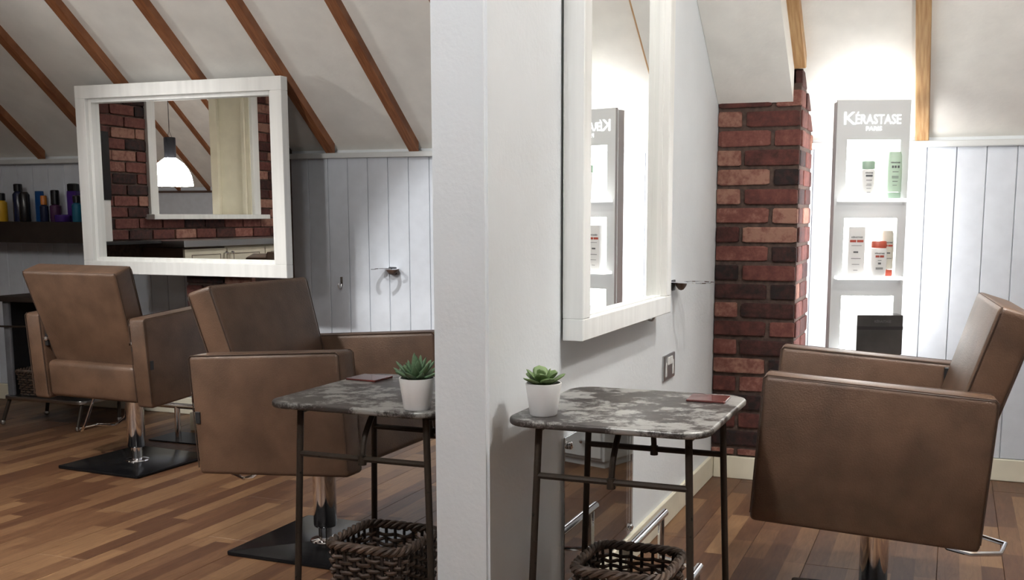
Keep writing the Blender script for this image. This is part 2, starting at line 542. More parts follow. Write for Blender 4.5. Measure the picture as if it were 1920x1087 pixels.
# ------------------------------------------------------------------ brickwork
def brick_mesh(seed):
    bm = bmesh.new(); add_box(bm, -.5, .5, -.5, .5, -.5, .5)
    bmesh.ops.bevel(bm, geom=bm.edges[:], offset=.07, segments=1, affect='EDGES')
    rnd = random.Random(seed)
    for v in bm.verts: v.co += Vector((rnd.uniform(-.012, .012), rnd.uniform(-.02, .02), rnd.uniform(-.035, .035)))
    me = bpy.data.meshes.new('brick'); bm.to_mesh(me); bm.free(); me.materials.append(M['brick']); return me
BRICKS = [brick_mesh(i) for i in range(6)]
CH = .0745
def lay(parent, x0, x1, y, z0, z1, zref, phase, axis='x', face=-1, hole=None, depth=.03, L=.215, first=.092, joint=.010):
    """courses of stretchers on a face; axis = direction the courses run; face = sign of the outward normal"""
    k = math.floor((z0 - zref) / CH)
    n = 0
    while zref + k * CH < z1 - .01:
        a, b = max(z0, zref + k * CH), min(z1, zref + (k + 1) * CH)
        za, zb = a + joint / 2, b - joint / 2
        p = x0 - (0 if (k + phase) % 2 else (L - first))
        while p < x1 - .005:
            q = p + L
            u0, u1 = max(p, x0), min(q, x1)
            if hole and za < hole[3] and zb > hole[2]:
                if u0 < hole[0] < u1: u1 = hole[0]
                elif u0 < hole[1] < u1: u0 = hole[1]
                elif u0 >= hole[0] and u1 <= hole[1]: u1 = u0
            if u1 - u0 > .018 and zb - za > .012:
                proud = random.uniform(-.003, .004)
                sc = (u1 - u0, depth, zb - za)
                mid = (u0 + u1) / 2
                me = random.choice(BRICKS)
                if axis == 'x': inst('brick', me, parent, (mid, y + face * (-depth / 2 + .006 + proud), (za + zb) / 2), (0, 0, 0), sc)
                else: inst('brick', me, parent, (y + face * (-depth / 2 + .006 + proud), mid, (za + zb) / 2), (0, 0, R(90)), sc)
                n += 1
            p = q + joint + .001
        k += 1
    return n
# right pier, beside the partition
bm = bmesh.new(); add_box(bm, XP + .002, -.575, YP + .006, YR + .01, 0, 1.563)
pier = struct(obj('wall_pier_right', bm, M['mortar']))
lay(pier, XP + .003, -.573, YP, BB, 1.562, 1.395, 0, 'x', -1, L=.206, joint=.016)
lay(pier, YP + .012, YR - .002, -.575, BB, 1.62, 1.395, 1, 'y', 1, L=.16, first=.1, joint=.014)
bm = bmesh.new(); add_box(bm, -.7, -.577, YP + .05, YR + .01, 1.56, 1.66); obj('brick_backing', bm, M['mortar'], pier)
# left pier, behind the wide mirror
bm = bmesh.new(); add_box(bm, -3.49, -3.11, YP + .006, YR + .01, 0, 1.563)
pier2 = struct(obj('wall_pier_left', bm, M['mortar']))
lay(pier2, -3.49, -3.11, YP, BB, 1.56, 1.395, 0, 'x', -1)
bm = box(-3.5, -3.10, YP - .014, YP + .01, 0, BB, .002, 1); struct(obj('baseboard_pier', bm, M['cream']))

# brick wall on the left with its opening (seen in the wide mirror)
WY0, WY1, WZ0, WZ1 = 1.165, 2.255, 1.06, 2.1
bm = bmesh.new()
XB = XL - .33
add_box(bm, XB, XL - .006, YOPP, WY0, 0, 3.0)
add_box(bm, XB, XL - .006, WY1, YR, 0, 2.0)
add_box(bm, XB, XL - .006, WY0, WY1, 0, WZ0 - .03)
add_box(bm, XB, XL - .006, WY0, WY1, WZ1, 3.0)
wl = struct(obj('wall_left', bm, M['mortar']))
n = lay(wl, .62, 3.1, XL, .88, 2.0, .885, 0, 'y', 1, hole=(WY0 - .01, WY1 + .01, WZ0 - .02, 3))
# opening: casing, linings, sill
win = struct(thing('window_1', 'x', 'x')); del win['label']; del win['category']
for y0, y1 in ((WY0 - .075, WY0 + .005), (WY1 - .005, WY1 + .075)):
    obj('casing', box(XL - .002, XL + .028, y0, y1, WZ0, WZ1 + .08, .004), M['cream_white'], win)
obj('casing', box(XL - .002, XL + .028, WY0 - .075, WY1 + .075, WZ1 + .08, WZ1 + .16, .004), M['cream_white'], win)
for y0, y1 in ((WY0, WY0 + .014), (WY1 - .014, WY1)):
    obj('lining', box(XB - .01, XL + .004, y0, y1, WZ0, WZ1), M['cream'], win)
    a = y1 if y0 == WY0 else y0 - .02
    obj('stop_bead', box(XL - .06, XL - .03, a, a + .02, WZ0, WZ1, .003), M['cream'], win)
    obj('stop_bead', box(XB - .012, XB + .055, a, a + .035 if y0 == WY0 else a + .02, WZ0, WZ1, .003), M['cream'], win)
obj('lining', box(XB - .01, XL + .004, WY0, WY1, WZ1, WZ1 + .014), M['cream'], win)
obj('sill', box(XB - .02, XL + .075, WY0 - .13, WY1 + .10, WZ0 - .035, WZ0, .005), M['cream_white'], win)

# ------------------------------------------------------------------ pendant lamps
def pendant(loc, label, rim_r, watts, shade, col, group=None):
    x, y, z = loc
    t = thing('pendant_lamp', label, 'pendant lamp', (x, y, z), 0, group)
    k = rim_r / .19
    prof = [(.19, 0), (.188, .03), (.178, .085), (.155, .145), (.115, .20), (.07, .235), (.05, .25)]
    bm = bmesh.new()
    add_lathe(bm, [(r * k, h * k) for r, h in prof], 32, close=False)
    o = obj('lamp_shade', bm, glow('opal_shade', (1, .975, .94), shade), t, True)
    obj('cap', lathe([(.052 * k, .245 * k), (.052 * k, .43 * k), (.046 * k, .435 * k)], 24), M['black_gloss'], t, True)
    obj('hanger', tube([(-.03 * k, 0, .43 * k), (0, 0, .49 * k), (.03 * k, 0, .43 * k)], .002, 6), M['black'], t)
    zr = roof_z(y, OFF) if y > YRIDGE else roof_z(2 * YRIDGE - y, OFF)
    obj('cord', tube([(0, 0, .49 * k), (0, 0, zr - z)], .003, 6), M['black'], t)
    ld = bpy.data.lights.new('bulb', 'POINT'); ld.energy = watts; ld.color = col; ld.shadow_soft_size = .05
    lo = bpy.data.objects.new('bulb', ld); C.objects.link(lo); lo.parent = t; lo.location = (0, 0, .075 * k)
    return t
names = ['white bell pendant lamp hanging over the left chairs', 
         'white bell pendant lamp hanging over the chair by the display stand', 'white bell pendant lamp hanging in the middle of the room']
for (x, y, z, wt, sh, col), nm in zip(LAMPS, names):
    pendant((x, y, z), nm, .19, wt, sh, col)
x, y, z, wt, sh, col = ROOM_LAMP
pendant((x, y, z), 'glowing white bell pendant lamp seen through the opening in the mirror reflection', .178, wt, sh, col)
for (a, b, wt, cone, col, lb) in SPOTS:
    a, b = Vector(a), Vector(b)
    t = thing('spotlight', lb, 'spotlight', a)
    q = (b - a).to_track_quat('-Z', 'Y')
    mt = q.to_matrix().to_4x4()
    bm = lathe([(.034, -.02), (.036, .02), (.034, .10), (.02, .115)], 20, close=False); bmesh.ops.transform(bm, matrix=mt, verts=bm.verts)
    obj('housing', bm, M['black'], t, True)
    obj('stem', tube([mt @ Vector((0, 0, .11)), (0, 0, roof_z(a.y, OFF) - a.z)], .008, 8), M['black'], t)
    ld = bpy.data.lights.new('bulb', 'SPOT'); ld.energy = wt; ld.color = col; ld.spot_size = R(cone); ld.spot_blend = .7; ld.shadow_soft_size = .012 if 'holder' in lb else .07
    lo = bpy.data.objects.new('bulb', ld); C.objects.link(lo); lo.parent = t; lo.rotation_mode = 'QUATERNION'; lo.rotation_quaternion = q

# ------------------------------------------------------------------ mirrors
def framed_mirror(label, width, height, loc, rz, fw=.06, depth=.054, standoff=0, g=.012, recess=.034):
    """stands with its back on y=0, faces -y, origin at bottom centre"""
    t = thing('wall_mirror', label, 'mirror', loc, rz)
    h = width / 2
    def bar(nm, poly):
        obj(nm, prism(poly, -depth, -.004, 'y', .002, 1), M['cream_white'], t)
    bar('frame_rail', [(-h, 0), (h, 0), (h, fw), (-h, fw)])
    bar('frame_rail', [(-h, height - fw), (h, height - fw), (h, height), (-h, height)])
    bar('frame_stile', [(-h, fw), (-h + fw, fw), (-h + fw, height - fw), (-h, height - fw)])
    bar('frame_stile', [(h - fw, fw), (h, fw), (h, height - fw), (h - fw, height - fw)])
    for nm, a in (('slip', (-h + fw, -h + fw + g, fw, height - fw)), ('slip', (h - fw - g, h - fw, fw, height - fw)),
                  ('slip', (-h + fw + g, h - fw - g, fw, fw + g)), ('slip', (-h + fw + g, h - fw - g, height - fw - g, height - fw))):
        obj(nm, box(a[0], a[1], -depth + .020, -.006, a[2], a[3], .001, 1), M['cream_white'], t)
    obj('glass', box(-h + fw + .002, h - fw - .002, -depth + recess, min(-.005, -depth + recess + .012), fw + .002, height - fw - .002), M['mirror'], t)
    if standoff:
        for zz in (.12, height - .35): obj('batten', box(-.28, .24, .001, standoff, zz, zz + .05), M['wood_dark'], t)
    obj('backing', box(-h + .012, h - .012, -.006, 0, .012, height - .012), M['black'], t)
    return t
framed_mirror('wide white framed mirror on the dark pier, reflecting a brick wall', 1.170, .894, (-3.405, 4.134, .7735), 0, .061, .054, .082, .018, .046)
framed_mirror('tall white framed mirror on the partition wall, above the potted succulent', .855, 1.22, (XP + .002, 2.857, .755), R(90), .054, .058, 0, .004, .034)

# acrylic splash panel low on the partition
t = thing('splash_panel', 'clear glossy acrylic panel low on the partition wall behind the table', 'panel', (XP, 2.75, .1))
obj('sheet', box(.006, .010, -.31, .302, -.002, .41, .001, 1), M['acrylic'], t)
for yy, zz in ((.275, .018), (-.28, .018), (.275, .385), (-.28, .385)):
    bm = lathe([(.007, 0), (.010, .004), (.010, .009), (.004, .012)], 12); bmesh.ops.transform(bm, matrix=Matrix.Translation((.008, yy, zz)) @ Matrix.Rotation(R(90), 4, 'Y'), verts=bm.verts)
    obj('stud', bm, M['chrome'], t, True)

# ------------------------------------------------------------------ chairs
def rounded_hull(verts8, bev, seg=3):
    bm = bmesh.new()
    vs = [bm.verts.new(v) for v in verts8]
    for f in ((0, 1, 3, 2), (4, 6, 7, 5), (0, 4, 5, 1), (2, 3, 7, 6), (0, 2, 6, 4), (1, 5, 7, 3)):
        bm.faces.new([vs[i] for i in f])
    bmesh.ops.recalc_face_normals(bm, faces=bm.faces[:])
    bmesh.ops.bevel(bm, geom=bm.edges[:], offset=bev, segments=seg, profile=.6, affect='EDGES')
    return bm
BO = .036
TILT = Matrix.Translation((0, BO, .32)) @ Matrix.Rotation(R(4.0), 4, 'X') @ Matrix.Translation((0, 0, -.32))
def seam_loop(pts, r=.0017):
    return tube(pts, r, 5, True)
def make_chair(label, lever_rz=0, lever_drop=.06, lower=0, reach=.325, back=0):
    t = thing('styling_chair', label, 'chair')
    for s in (1, -1):
        x0, x1 = sorted((s * .242, s * .326))
        arm = obj('arm', box(x0, x1, -.261, .265, .314, .674, .014, 3, TILT), M['leather'], t, True)
        e = .012
        for xx in (x0 + .003, x1 - .003):
            pts = [TILT @ Vector((xx, y, z)) for y, z in ((-.260, .335), (-.260, .664), (-.251, .6725), (.255, .6725), (.264, .664), (.264, .335))]
            obj('seam', tube(pts, .0018, 5), M['seam'], arm)
    # seat
    bm = box(-.24, .24, -.255, .25, .325, .478, .022, 4, TILT)
    obj('seat', bm, M['leather'], t, True)
    # backrest: leans back, a little wider at the top
    l = .3125
    def bp(x, z, d):   # d: 0 front face, 1 rear face
        n = Vector((0, -math.cos(math.atan(l)), -math.sin(math.atan(l))))
        p = Vector((x, BO - back - .137 - (z - .47) * l, z))
        return p + n * (.094 * d)
    v8 = []
    for sx in (-1, 1):
        for d in (1, 0):
            for z, wd in ((.478, .223), (.862, .252)):
                v8.append(bp(sx * wd, z, d))
    bk = obj('backrest', rounded_hull(v8, .016, 3), M['leather'], t, True)
    for d, dd in ((.06, 1), (.94, 1)):
        pts = [bp(sx * wd, z, d) for sx, wd, z in ((-1, .2245, .50), (-1, .2515, .845), (-.98, .2515, .8575), (.98, .2515, .8575), (1, .2515, .845), (1, .2245, .50))]
        n = Vector((0, 0, 1))
        obj('seam', tube([p for p in pts], .0022, 5), M['seam'], bk)
    # hinge brackets with chrome bolts
    for s in (1, -1):
        br = obj('hinge_bracket', box(min(s * .228, s * .243), max(s * .228, s * .243), BO - .262, BO - .205, .52, .65, .002, 1), M['black'], t)
        for y, z in ((BO - .268, .625), (BO - .262, .55)):
            bm = lathe([(.004, -.012), (.009, -.010), (.0095, .004), (.005, .009)], 12)
            bmesh.ops.transform(bm, matrix=Matrix.Translation((s * .2345, y, z)) @ Matrix.Rotation(R(90), 4, 'X'), verts=bm.verts)
            obj('bolt', bm, M['chrome'], br, True)
    obj('tag', box(.325, .329, BO - .262, BO - .245, .452, .488, .001, 1), M['black'], t)
    obj('underframe', box(-.13, .13, -.14, .14, .303, .33, .004, 1), M['black'], t)
    col = obj('column', lathe([(.0, .072), (.034, .072), (.037, .078), (.037, .30), (.040, .302), (.040, .306), (0, .306)], 32), M['chrome'], t, True)
    obj('piston', lathe([(.0225, .010), (.0225, .08)], 24), M['chrome'], t, True)
    obj('collar', lathe([(.05, .013), (.048, .017), (.03, .022)], 28), M['chrome'], t, True)
    obj('base_plate', prism(round_rect(-.222, .222, -.222, .222, .012, 4), .001, .013, 'z', .0025, 2), M['black_gloss'], t, True)
    d = lever_drop
    pts = [(-.05, -.05, .295), (-.085, -.15, .285), (-.10, -.20, .285 - d * .75), (-.085, -.25, .285 - d), (-.045, -reach, .285 - d), (.045, -reach, .285 - d), (.085, -.25, .285 - d), (.10, -.20, .285 - d * .75), (.085, -.15, .285), (.05, -.05, .295)]
    rot = Matrix.Rotation(lever_rz, 3, 'Z')
    obj('pump_lever', tube([rot @ Vector(p) for p in pts], .0062, 8), M['chrome'], t, True)
    obj('valve', box(.055, .075, -.02, .02, .27, .305, .003, 1), M['black'], t)
    for ch in t.children:
        if ch.name.split('.')[0] not in ('base_plate', 'piston', 'collar'): ch.location.z = -lower
    return t
c1 = make_chair('brown leather salon chair facing the wide white mirror with its back to us', R(-97), .16)
c1.location = (-3.25, 3.56, 0); c1.rotation_euler.z = R(-3.5)
c2 = make_chair('brown leather salon chair facing right, behind the zinc table with the spiky succulent', 0, .06, .012, .325, -.006)
c2.location = (-1.868, 2.872, 0); c2.rotation_euler.z = R(-91)
c3 = make_chair('brown leather salon chair facing left, in front of the lit display stand', R(-14), .045, .003, .315, .022)
c3.location = (-.158, 2.845, 0); c3.rotation_euler.z = R(94.5)
c4 = make_chair('brown leather salon chair by the counter, its back showing in the wide mirror', 0, .03, .055)
c4.location = (-4.12, 2.08, 0); c4.rotation_euler.z = R(180)

# ------------------------------------------------------------------ side tables
def make_table(label, loc, dx):
    t = thing('side_table', label, 'table', loc)
    w, d, zt = .433, .478, .64
    obj('tabletop', prism(round_rect(-w / 2, w / 2, -d / 2, d / 2, .06, 8), zt - .015, zt, 'z', .005, 3), M['tabletop'], t, True)
    lx, ly = .160, .195
    L = {}
    for sx in (-1, 1):
        for sy_ in (-1, 1):
            yl = -.195 if sy_ < 0 else .135
            a = Vector((dx + sx * lx, yl, zt - .016)); b = Vector((dx + sx * (lx + .022), yl + sy_ * .016, 0))
            L[sx, sy_] = (a, b)
            lg = obj('leg', tube([a, a.lerp(b, .5), b + Vector((0, 0, .01))], .0078, 10), M['iron'], t, True)
            bm = lathe([(.0105, 0), (.0105, .018), (.0082, .022)], 12); bmesh.ops.transform(bm, matrix=Matrix.Translation((b.x, b.y, 0)), verts=bm.verts)
            obj('foot', bm, M['iron'], lg, True)
    def on(k, z):
        a, b = L[k]; return a.lerp(b, (a.z - z) / (a.z - b.z))
    zr = .517
    for s_ in (-1, 1):
        obj('rail', tube([on((-1, s_), zr), on((1, s_), zr)], .0070, 8), M['iron'], t, True)
        obj('side_rail', tube([on((s_, -1), zt - .024), on((s_, 1), zt - .024)], .0062, 8), M['iron'], t, True)
        y0 = on((1, s_), zr).y
        p = [Vector((dx, y0 - s_ * .08, zt - .014)), Vector((dx, y0 - s_ * .045, .605)), Vector((dx, y0 - s_ * .012, .562)), Vector((dx, y0, zr))]
        br = obj('brace', tube(smooth_path(p, 4), .0068, 8), M['iron'], t, True)
        bm = lathe([(.0, -.013), (.0095, -.011), (.0095, .011), (0, .013)], 10); bmesh.ops.transform(bm, matrix=Matrix.Translation((dx, y0, zr - .003)), verts=bm.verts)
        obj('bolt', bm, M['iron'], br, True)
    return t
make_table('worn zinc side table against the right face of the partition, holding the round-leaved succulent', (-.648, 2.231, 0), .012)
make_table('worn zinc side table left of the partition, holding the spiky succulent', (-1.2405, 2.231, 0), .019)

# coasters
def coaster(label, x, y, rz):
    o = obj('coaster', prism(round_rect(-.045, .045, -.043, .043, .004, 3), 0, .005, 'z', .001, 1), M['coaster'])
    o.location = (x, y, .6401); o.rotation_euler.z = rz
    tag(o, label, 'coaster')
coaster('redwood coaster on the zinc table right of the partition', -.512, 2.382, R(2))
coaster('redwood coaster on the zinc table left of the partition', -1.398, 2.372, R(-4))

# ------------------------------------------------------------------ succulents
def leaf_mesh(name, L, W, T, tip, cup):
    """a fleshy leaf from the origin along +x, curving up; tip sharpness by exponent"""
    bm = bmesh.new()
    n, mrings = 9, 8
    rings = []
    for i in range(n + 1):
        s = i / n
        wd = W * (math.sin(PI * min(1, s ** tip)) ** .6) if 0 < s < 1 else .0
        if tip > 1: wd = W * math.sqrt(max(0, 1 - ((s - .64) / .36) ** 2)) if s > .64 else W * (.30 + .70 * math.sin(PI / 2 * s / .64) ** 1.3)
        wd = max(wd, W * .22 * (1 - s))
        th = T * (1 - .55 * s) * (1 if s < 1 else 0) + .0004
        z = cup * L * s * s
        ring = []
        for j in range(mrings):
            a = 2 * PI * j / mrings
            yy = wd * math.cos(a); zz = th * math.sin(a) + cup * .9 * abs(yy) ** 2 / max(W, .001)
            ring.append(bm.verts.new((L * s, yy, z + zz)))
        rings.append(ring)
    for a, b in zip(rings, rings[1:]):
        for j in range(mrings): bm.faces.new((a[j], a[(j + 1) % mrings], b[(j + 1) % mrings], b[j]))
    bm.faces.new(list(reversed(rings[0]))); bm.faces.new(rings[-1])
    me = bpy.data.meshes.new(name); bm.to_mesh(me); bm.free()
    for p in me.polygons: p.use_smooth = True
    return me
def potted(label, loc, spiky, rz=0):
    t = thing('potted_succulent', label, 'plant', loc, rz)
    prof = [(0, 0), (.0275, 0), (.029, .002), (.0385, .067), (.0385, .069), (.0355, .069), (.034, .055), (0, .054)]
    obj('pot', lathe(prof, 36), M['pot'], t, True)
    obj('soil', lathe([(0, .061), (.034, .060), (.030, .050)], 20, close=False), M['soil'], t)
    rnd = random.Random(3 if spiky else 5)
    if spiky:
        me = leaf_mesh('leaf', .052, .0105, .0045, .62, .18); me.materials.append(M['leaf_grey'])
        for ring, (cnt, el, sc) in enumerate(((9, 14, 1.0), (8, 33, .95), (6, 52, .85), (3, 74, .9))):
            for i in range(cnt):
                a = 2 * PI * (i + .5 * (ring % 2)) / cnt + rnd.uniform(-.15, .15)
                s = sc * rnd.uniform(.85, 1.12)
                inst('leaf', me, t, (.004 * math.cos(a), .004 * math.sin(a), .064 + ring * .003), (0, -R(el + rnd.uniform(-6, 6)), a), (s, s, s))
    else:
        me = leaf_mesh('leaf', .046, .0175, .0035, 1.25, .20); me.materials.append(M['leaf'])
        for ring, (cnt, el, sc) in enumerate(((5, 14, 1.0), (5, 34, .9), (3, 58, .62))):
            for i in range(cnt):
                a = 2 * PI * (i + .5 * (ring % 2)) / cnt + rnd.uniform(-.12, .12)
                s = sc * rnd.uniform(.92, 1.1)
                inst('leaf', me, t, (.003 * math.cos(a), .003 * math.sin(a), .064 + ring * .003), (0, -R(el + rnd.uniform(-5, 5)), a), (s, s, s))
    return t
potted('round-leaved green succulent in a small white pot right of the partition', (-.800, 2.072, .6401), False, .4)
potted('spiky grey-green succulent in a small white pot left of the partition', (-1.082, 2.035, .6401), True)

# ------------------------------------------------------------------ wicker baskets
def basket(label, loc, w, d, h, rz=0):
    t = thing('wicker_basket', label, 'basket', loc, rz)
    def outline(z, n):
        f = .86 + .14 * z / h
        a, b = w / 2 * f, d / 2 * f
        pts = []
        per = 2 * (2 * a + 2 * b)
        for i in range(n):
            s = i / n * 4
            k = int(s); u = (s - k) * 2 - 1
            x, y = [(u * a, -b), (a, u * b), (-u * a, b), (-a, -u * b)][k]
            # round the corners
            r = (abs(x / a) ** 6 + abs(y / b) ** 6) ** (1 / 6)
            pts.append(Vector((x / r, y / r, z)))
        return pts
    NS = 32
    rod = bmesh.new(); add_tube(rod, [(0, 0, 0), (0, 0, 1)], 1, 6); me = bpy.data.meshes.new('stake'); rod.to_mesh(me); rod.free(); me.materials.append(M['wicker_dark'])
    lo, hi = outline(.004, NS), outline(h - .006, NS)
    for a, b in zip(lo, hi):
        v = b - a
        q = v.to_track_quat('Z', 'Y').to_euler()
        inst('stake', me, t, a, q, (.0042, .0042, v.length))
    bm = bmesh.new()
    zz = .010; row = 0
    while zz < h - .020:
        base = outline(zz, NS * 3)
        pts = []
        for i, p in enumerate(base):
            ph = (i / 3 + row) * PI
            nrm = Vector((p.x, p.y, 0)).normalized()
            pts.append(p + nrm * (.0062 * math.cos(ph)) + Vector((0, 0, random.uniform(-.0015, .0015))))
        add_tube(bm, pts, .0046, 5, True)
        zz += .0125; row += 1
    o = obj('weave', bm, M['wicker'], t, True); o['kind'] = 'stuff'
    for ph in (0, 1, 2):
        base = outline(h - .006, 96)
        pts = []
        for i, p in enumerate(base):
            a = 2 * PI * (i / 96 * 13 + ph / 3)
            nrm = Vector((p.x, p.y, 0)).normalized()
            pts.append(p + nrm * (.008 * math.cos(a)) + Vector((0, 0, .007 * math.sin(a))))
        obj('rim_strand', tube(pts, .0058, 6, True), M['wicker'], t, True)
    obj('bottom', box(-w / 2 * .84, w / 2 * .84, -d / 2 * .84, d / 2 * .84, 0, .008, .002, 1), M['wicker_dark'], t)
    return t
basket('brown wicker basket under the zinc table right of the partition', (-.662, 2.262, 0), .215, .215, .28, 0)
basket('brown wicker basket under the zinc table left of the partition', (-1.278, 2.222, 0), .208, .205, .28, 0)

# ------------------------------------------------------------------ footrests
t = thing('footrest', 'chrome two-bar footrest on the floor below the tall mirror', 'footrest', (-.70, 2.75, 0))
obj('bar', tube([(-.075, -.14, .176), (-.075, .27, .176)], .012, 12), M['chrome'], t, True)
obj('bar', tube([(.083, -.14, .095), (.083, .05, .095)], .012, 12), M['chrome'], t, True)
for yy, y2 in ((-.11, -.11), (.23, .02)):
    obj('post', tube([(-.075, yy, .176), (-.075, yy, .004)], .010, 10), M['chrome'], t, True)
    obj('strut', tube([(-.075, yy, .05), (.083, y2, .095)], .007, 8), M['chrome'], t, True)
    obj('post', tube([(.083, y2, .095), (.083, y2, .004)], .009, 10), M['chrome'], t, True)
obj('foot_bar', tube([(-.075, -.13, .008), (-.075, .25, .008)], .008, 8), M['steel'], t, True)

t = thing('footrest', 'chrome bar footrest on a grey plate below the wide mirror', 'footrest', (-3.40, 4.0, 0))
obj('base_plate', prism(round_rect(-.13, .17, -.06, .14, .01, 3), 0, .006), M['slate'], t)
obj('post', tube([(0, 0, .004), (0, 0, .165)], .013, 12), M['chrome'], t, True)
obj('bar', tube([(-.22, 0, .165), (.22, 0, .165)], .013, 12), M['chrome'], t, True)

# ------------------------------------------------------------------ hairdryer holders, hooks, socket
def holder(label, loc, rz, hand=1):
    """wall plate on y=0, bracket reaching to -y"""
    t = thing('dryer_holder', label, 'holder', loc, rz)
    obj('wall_plate', prism(round_rect(-.022, .022, -.030, .006, .006, 4), -.004, 0, 'y'), M['slate'], t)
    # flat bracket: two tapering horns around an open ring
    def arc(cx, cyy, r, a0, a1, n=14): return [(cx + r * math.cos(R(a0 + (a1 - a0) * i / n)), cyy + r * math.sin(R(a0 + (a1 - a0) * i / n))) for i in range(n + 1)]
    outer = [(-.03, -.002), (-.048, -.03)] + arc(0, -.085, .064, 150, 238) + arc(0, -.085, .046, 240, -60, 22) + arc(0, -.085, .064, 302, 390) + [(.048, -.03), (.03, -.002)]
    bm = bmesh.new()
    outer2 = [(x, y) for x, y in outer]
    lo = [bm.verts.new((x, y, -.0015)) for x, y in outer2]
    from mathutils.geometry import tessellate_polygon
    tris = tessellate_polygon([[Vector((x, y, 0)) for x, y in outer2]])
    hi = [bm.verts.new((x, y, .0015)) for x, y in outer2]
    for a, b, c in tris:
        bm.faces.new((lo[a], lo[b], lo[c])); bm.faces.new((hi[c], hi[b], hi[a]))
    k = len(lo)
    for i in range(k): bm.faces.new((lo[i], lo[(i + 1) % k], hi[(i + 1) % k], hi[i]))
    bmesh.ops.recalc_face_normals(bm, faces=bm.faces[:])
    obj('bracket', bm, M['chrome'], t)
    obj('cup', lathe([(.0, -.030), (.014, -.027), (.028, -.015), (.035, -.002)], 20, close=False, sy=.6, centre=(.012, -.026, 0)), M['wood_brown'], t, True)
    return t
def hook(label, loc, rz):
    t = thing('wall_hook', label, 'hook', loc, rz)
    obj('back_plate', box(-.007, .007, -.003, 0, -.01, .035, .001, 1), M['steel'], t)
    obj('hook_arm', tube(smooth_path([(0, -.003, .0), (0, -.008, -.018), (0, -.022, -.022), (0, -.030, -.008), (0, -.030, .004)], 4), .0035, 8), M['steel'], t, True)
holder('steel hairdryer holder on the painted boards, casting a horned shadow', (-2.548, YR, .803), 0)
holder('steel hairdryer holder on the partition beside the tall mirror', (XP, 3.545, .836), R(90))
hook('small steel hook on the boards between chair and dryer holder', (-2.836, YR, .720), 0)
hook('small steel hook peeping out below the tall mirror', (XP, 3.20, .757), R(90))
t = thing('wall_socket', 'steel double socket with white inserts on the partition wall', 'socket', (XP, 3.49, .551), R(90))
obj('face_plate', box(-.073, .073, -.008, 0, -.043, .043, .002, 1), M['steel'], t)
for sx in (-1, 1):
    obj('rocker', box(sx * .016 - .012, sx * .016 + .012, -.012, -.008, .008, .034, .001, 1), M['white_plastic'], t)
    obj('insert', prism([(sx * .046 - .008, -.030), (sx * .046 + .008, -.030), (sx * .046 + .008, -.008), (sx * .046 + .004, -.008), (sx * .046 + .004, .018), (sx * .046 - .004, .018), (sx * .046 - .004, -.008), (sx * .046 - .008, -.008)], -.0095, -.008, 'y'), M['white_plastic'], t)

# ------------------------------------------------------------------ display stand
YAW = R(18)
t = thing('display_stand', 'tall white backlit product display stand between brick pier and boarded wall', 'display stand', (-.305, 4.222, 0), YAW)
stand = t
hw, H = .136, 1.490
niche = [(1.125, 1.344), (.833, 1.052), (.54, .757)]
nx0, nx1 = -.095, .103
bm = bmesh.new()
T = .016
add_box(bm, -hw, nx0, 0, T, .5, H); add_box(bm, nx1, hw, 0, T, .5, H)
zs = [.5] + [v for ab in sorted(niche) for v in ab] + [H]
for a, b in zip(zs[0::2], zs[1::2]): add_box(bm, nx0, nx1, 0, T, a, b)
bmesh.ops.remove_doubles(bm, verts=bm.verts[:], dist=.0001)
obj('front_panel', bm, M['stand'], t)
for sx in (-1, 1):
    a, b = sorted((sx * hw, sx * (hw - .008)))
    obj('side_panel', box(a, b, T + .003, .062, .5, H - .006, .001, 1), M['stand'], t)
obj('top_light', box(-hw + .01, hw - .01, T + .004, .060, H - .012, H - .006), M['top_glow'], t)
obj('light_panel', box(-hw + .012, hw - .012, .0215, .0245, .51, H - .02), M['niche_glow'], t)
obj('rear_light', box(-hw + .012, hw - .012, .064, .066, .52, H - .10), M['back_glow'], t)
obj('back_panel', box(-hw + .008, hw - .008, .056, .062, .5, H - .015), M['stand'], t)
for a, b in niche:
    obj('shelf', box(-.125, .126, -.062, .045, a - .012, a, .002, 1), M['shelf_glow'], t)
rot = (R(90), 0, 0)
lettering('lettering', 'K', .066, M['letter_glow'], t, (-.088, -.001, 1.400), rot, .044, .0002)
lettering('lettering', '\u00c9RASTASE', .050, M['letter_glow'], t, (.017, -.001, 1.402), rot, .168, 0)
lettering('lettering', 'PARIS', .0225, M['letter_glow'], t, (.002, -.001, 1.377), rot, .058, 0)
base = obj('base_cabinet', box(-hw - .01, hw + .01, -.02, .20, .03, .5, .003, 1), M['stand'], t)
for k in range(3):
    dr = obj('drawer', box(-hw, hw, -.034, -.021, .045 + k * .15, .185 + k * .15, .003, 1), M['stand'], t)
    bm = lathe([(.004, 0), (.006, .008), (.011, .016), (.009, .024), (0, .026)], 14); bmesh.ops.transform(bm, matrix=Matrix.Translation((-.05, -.034, .115 + k * .15)) @ Matrix.Rotation(R(90), 4, 'X'), verts=bm.verts)
    obj('knob', bm, M['chrome'], dr, True)
obj('plinth', box(-hw, hw, 0, .19, 0, .03), M['stand'], t)

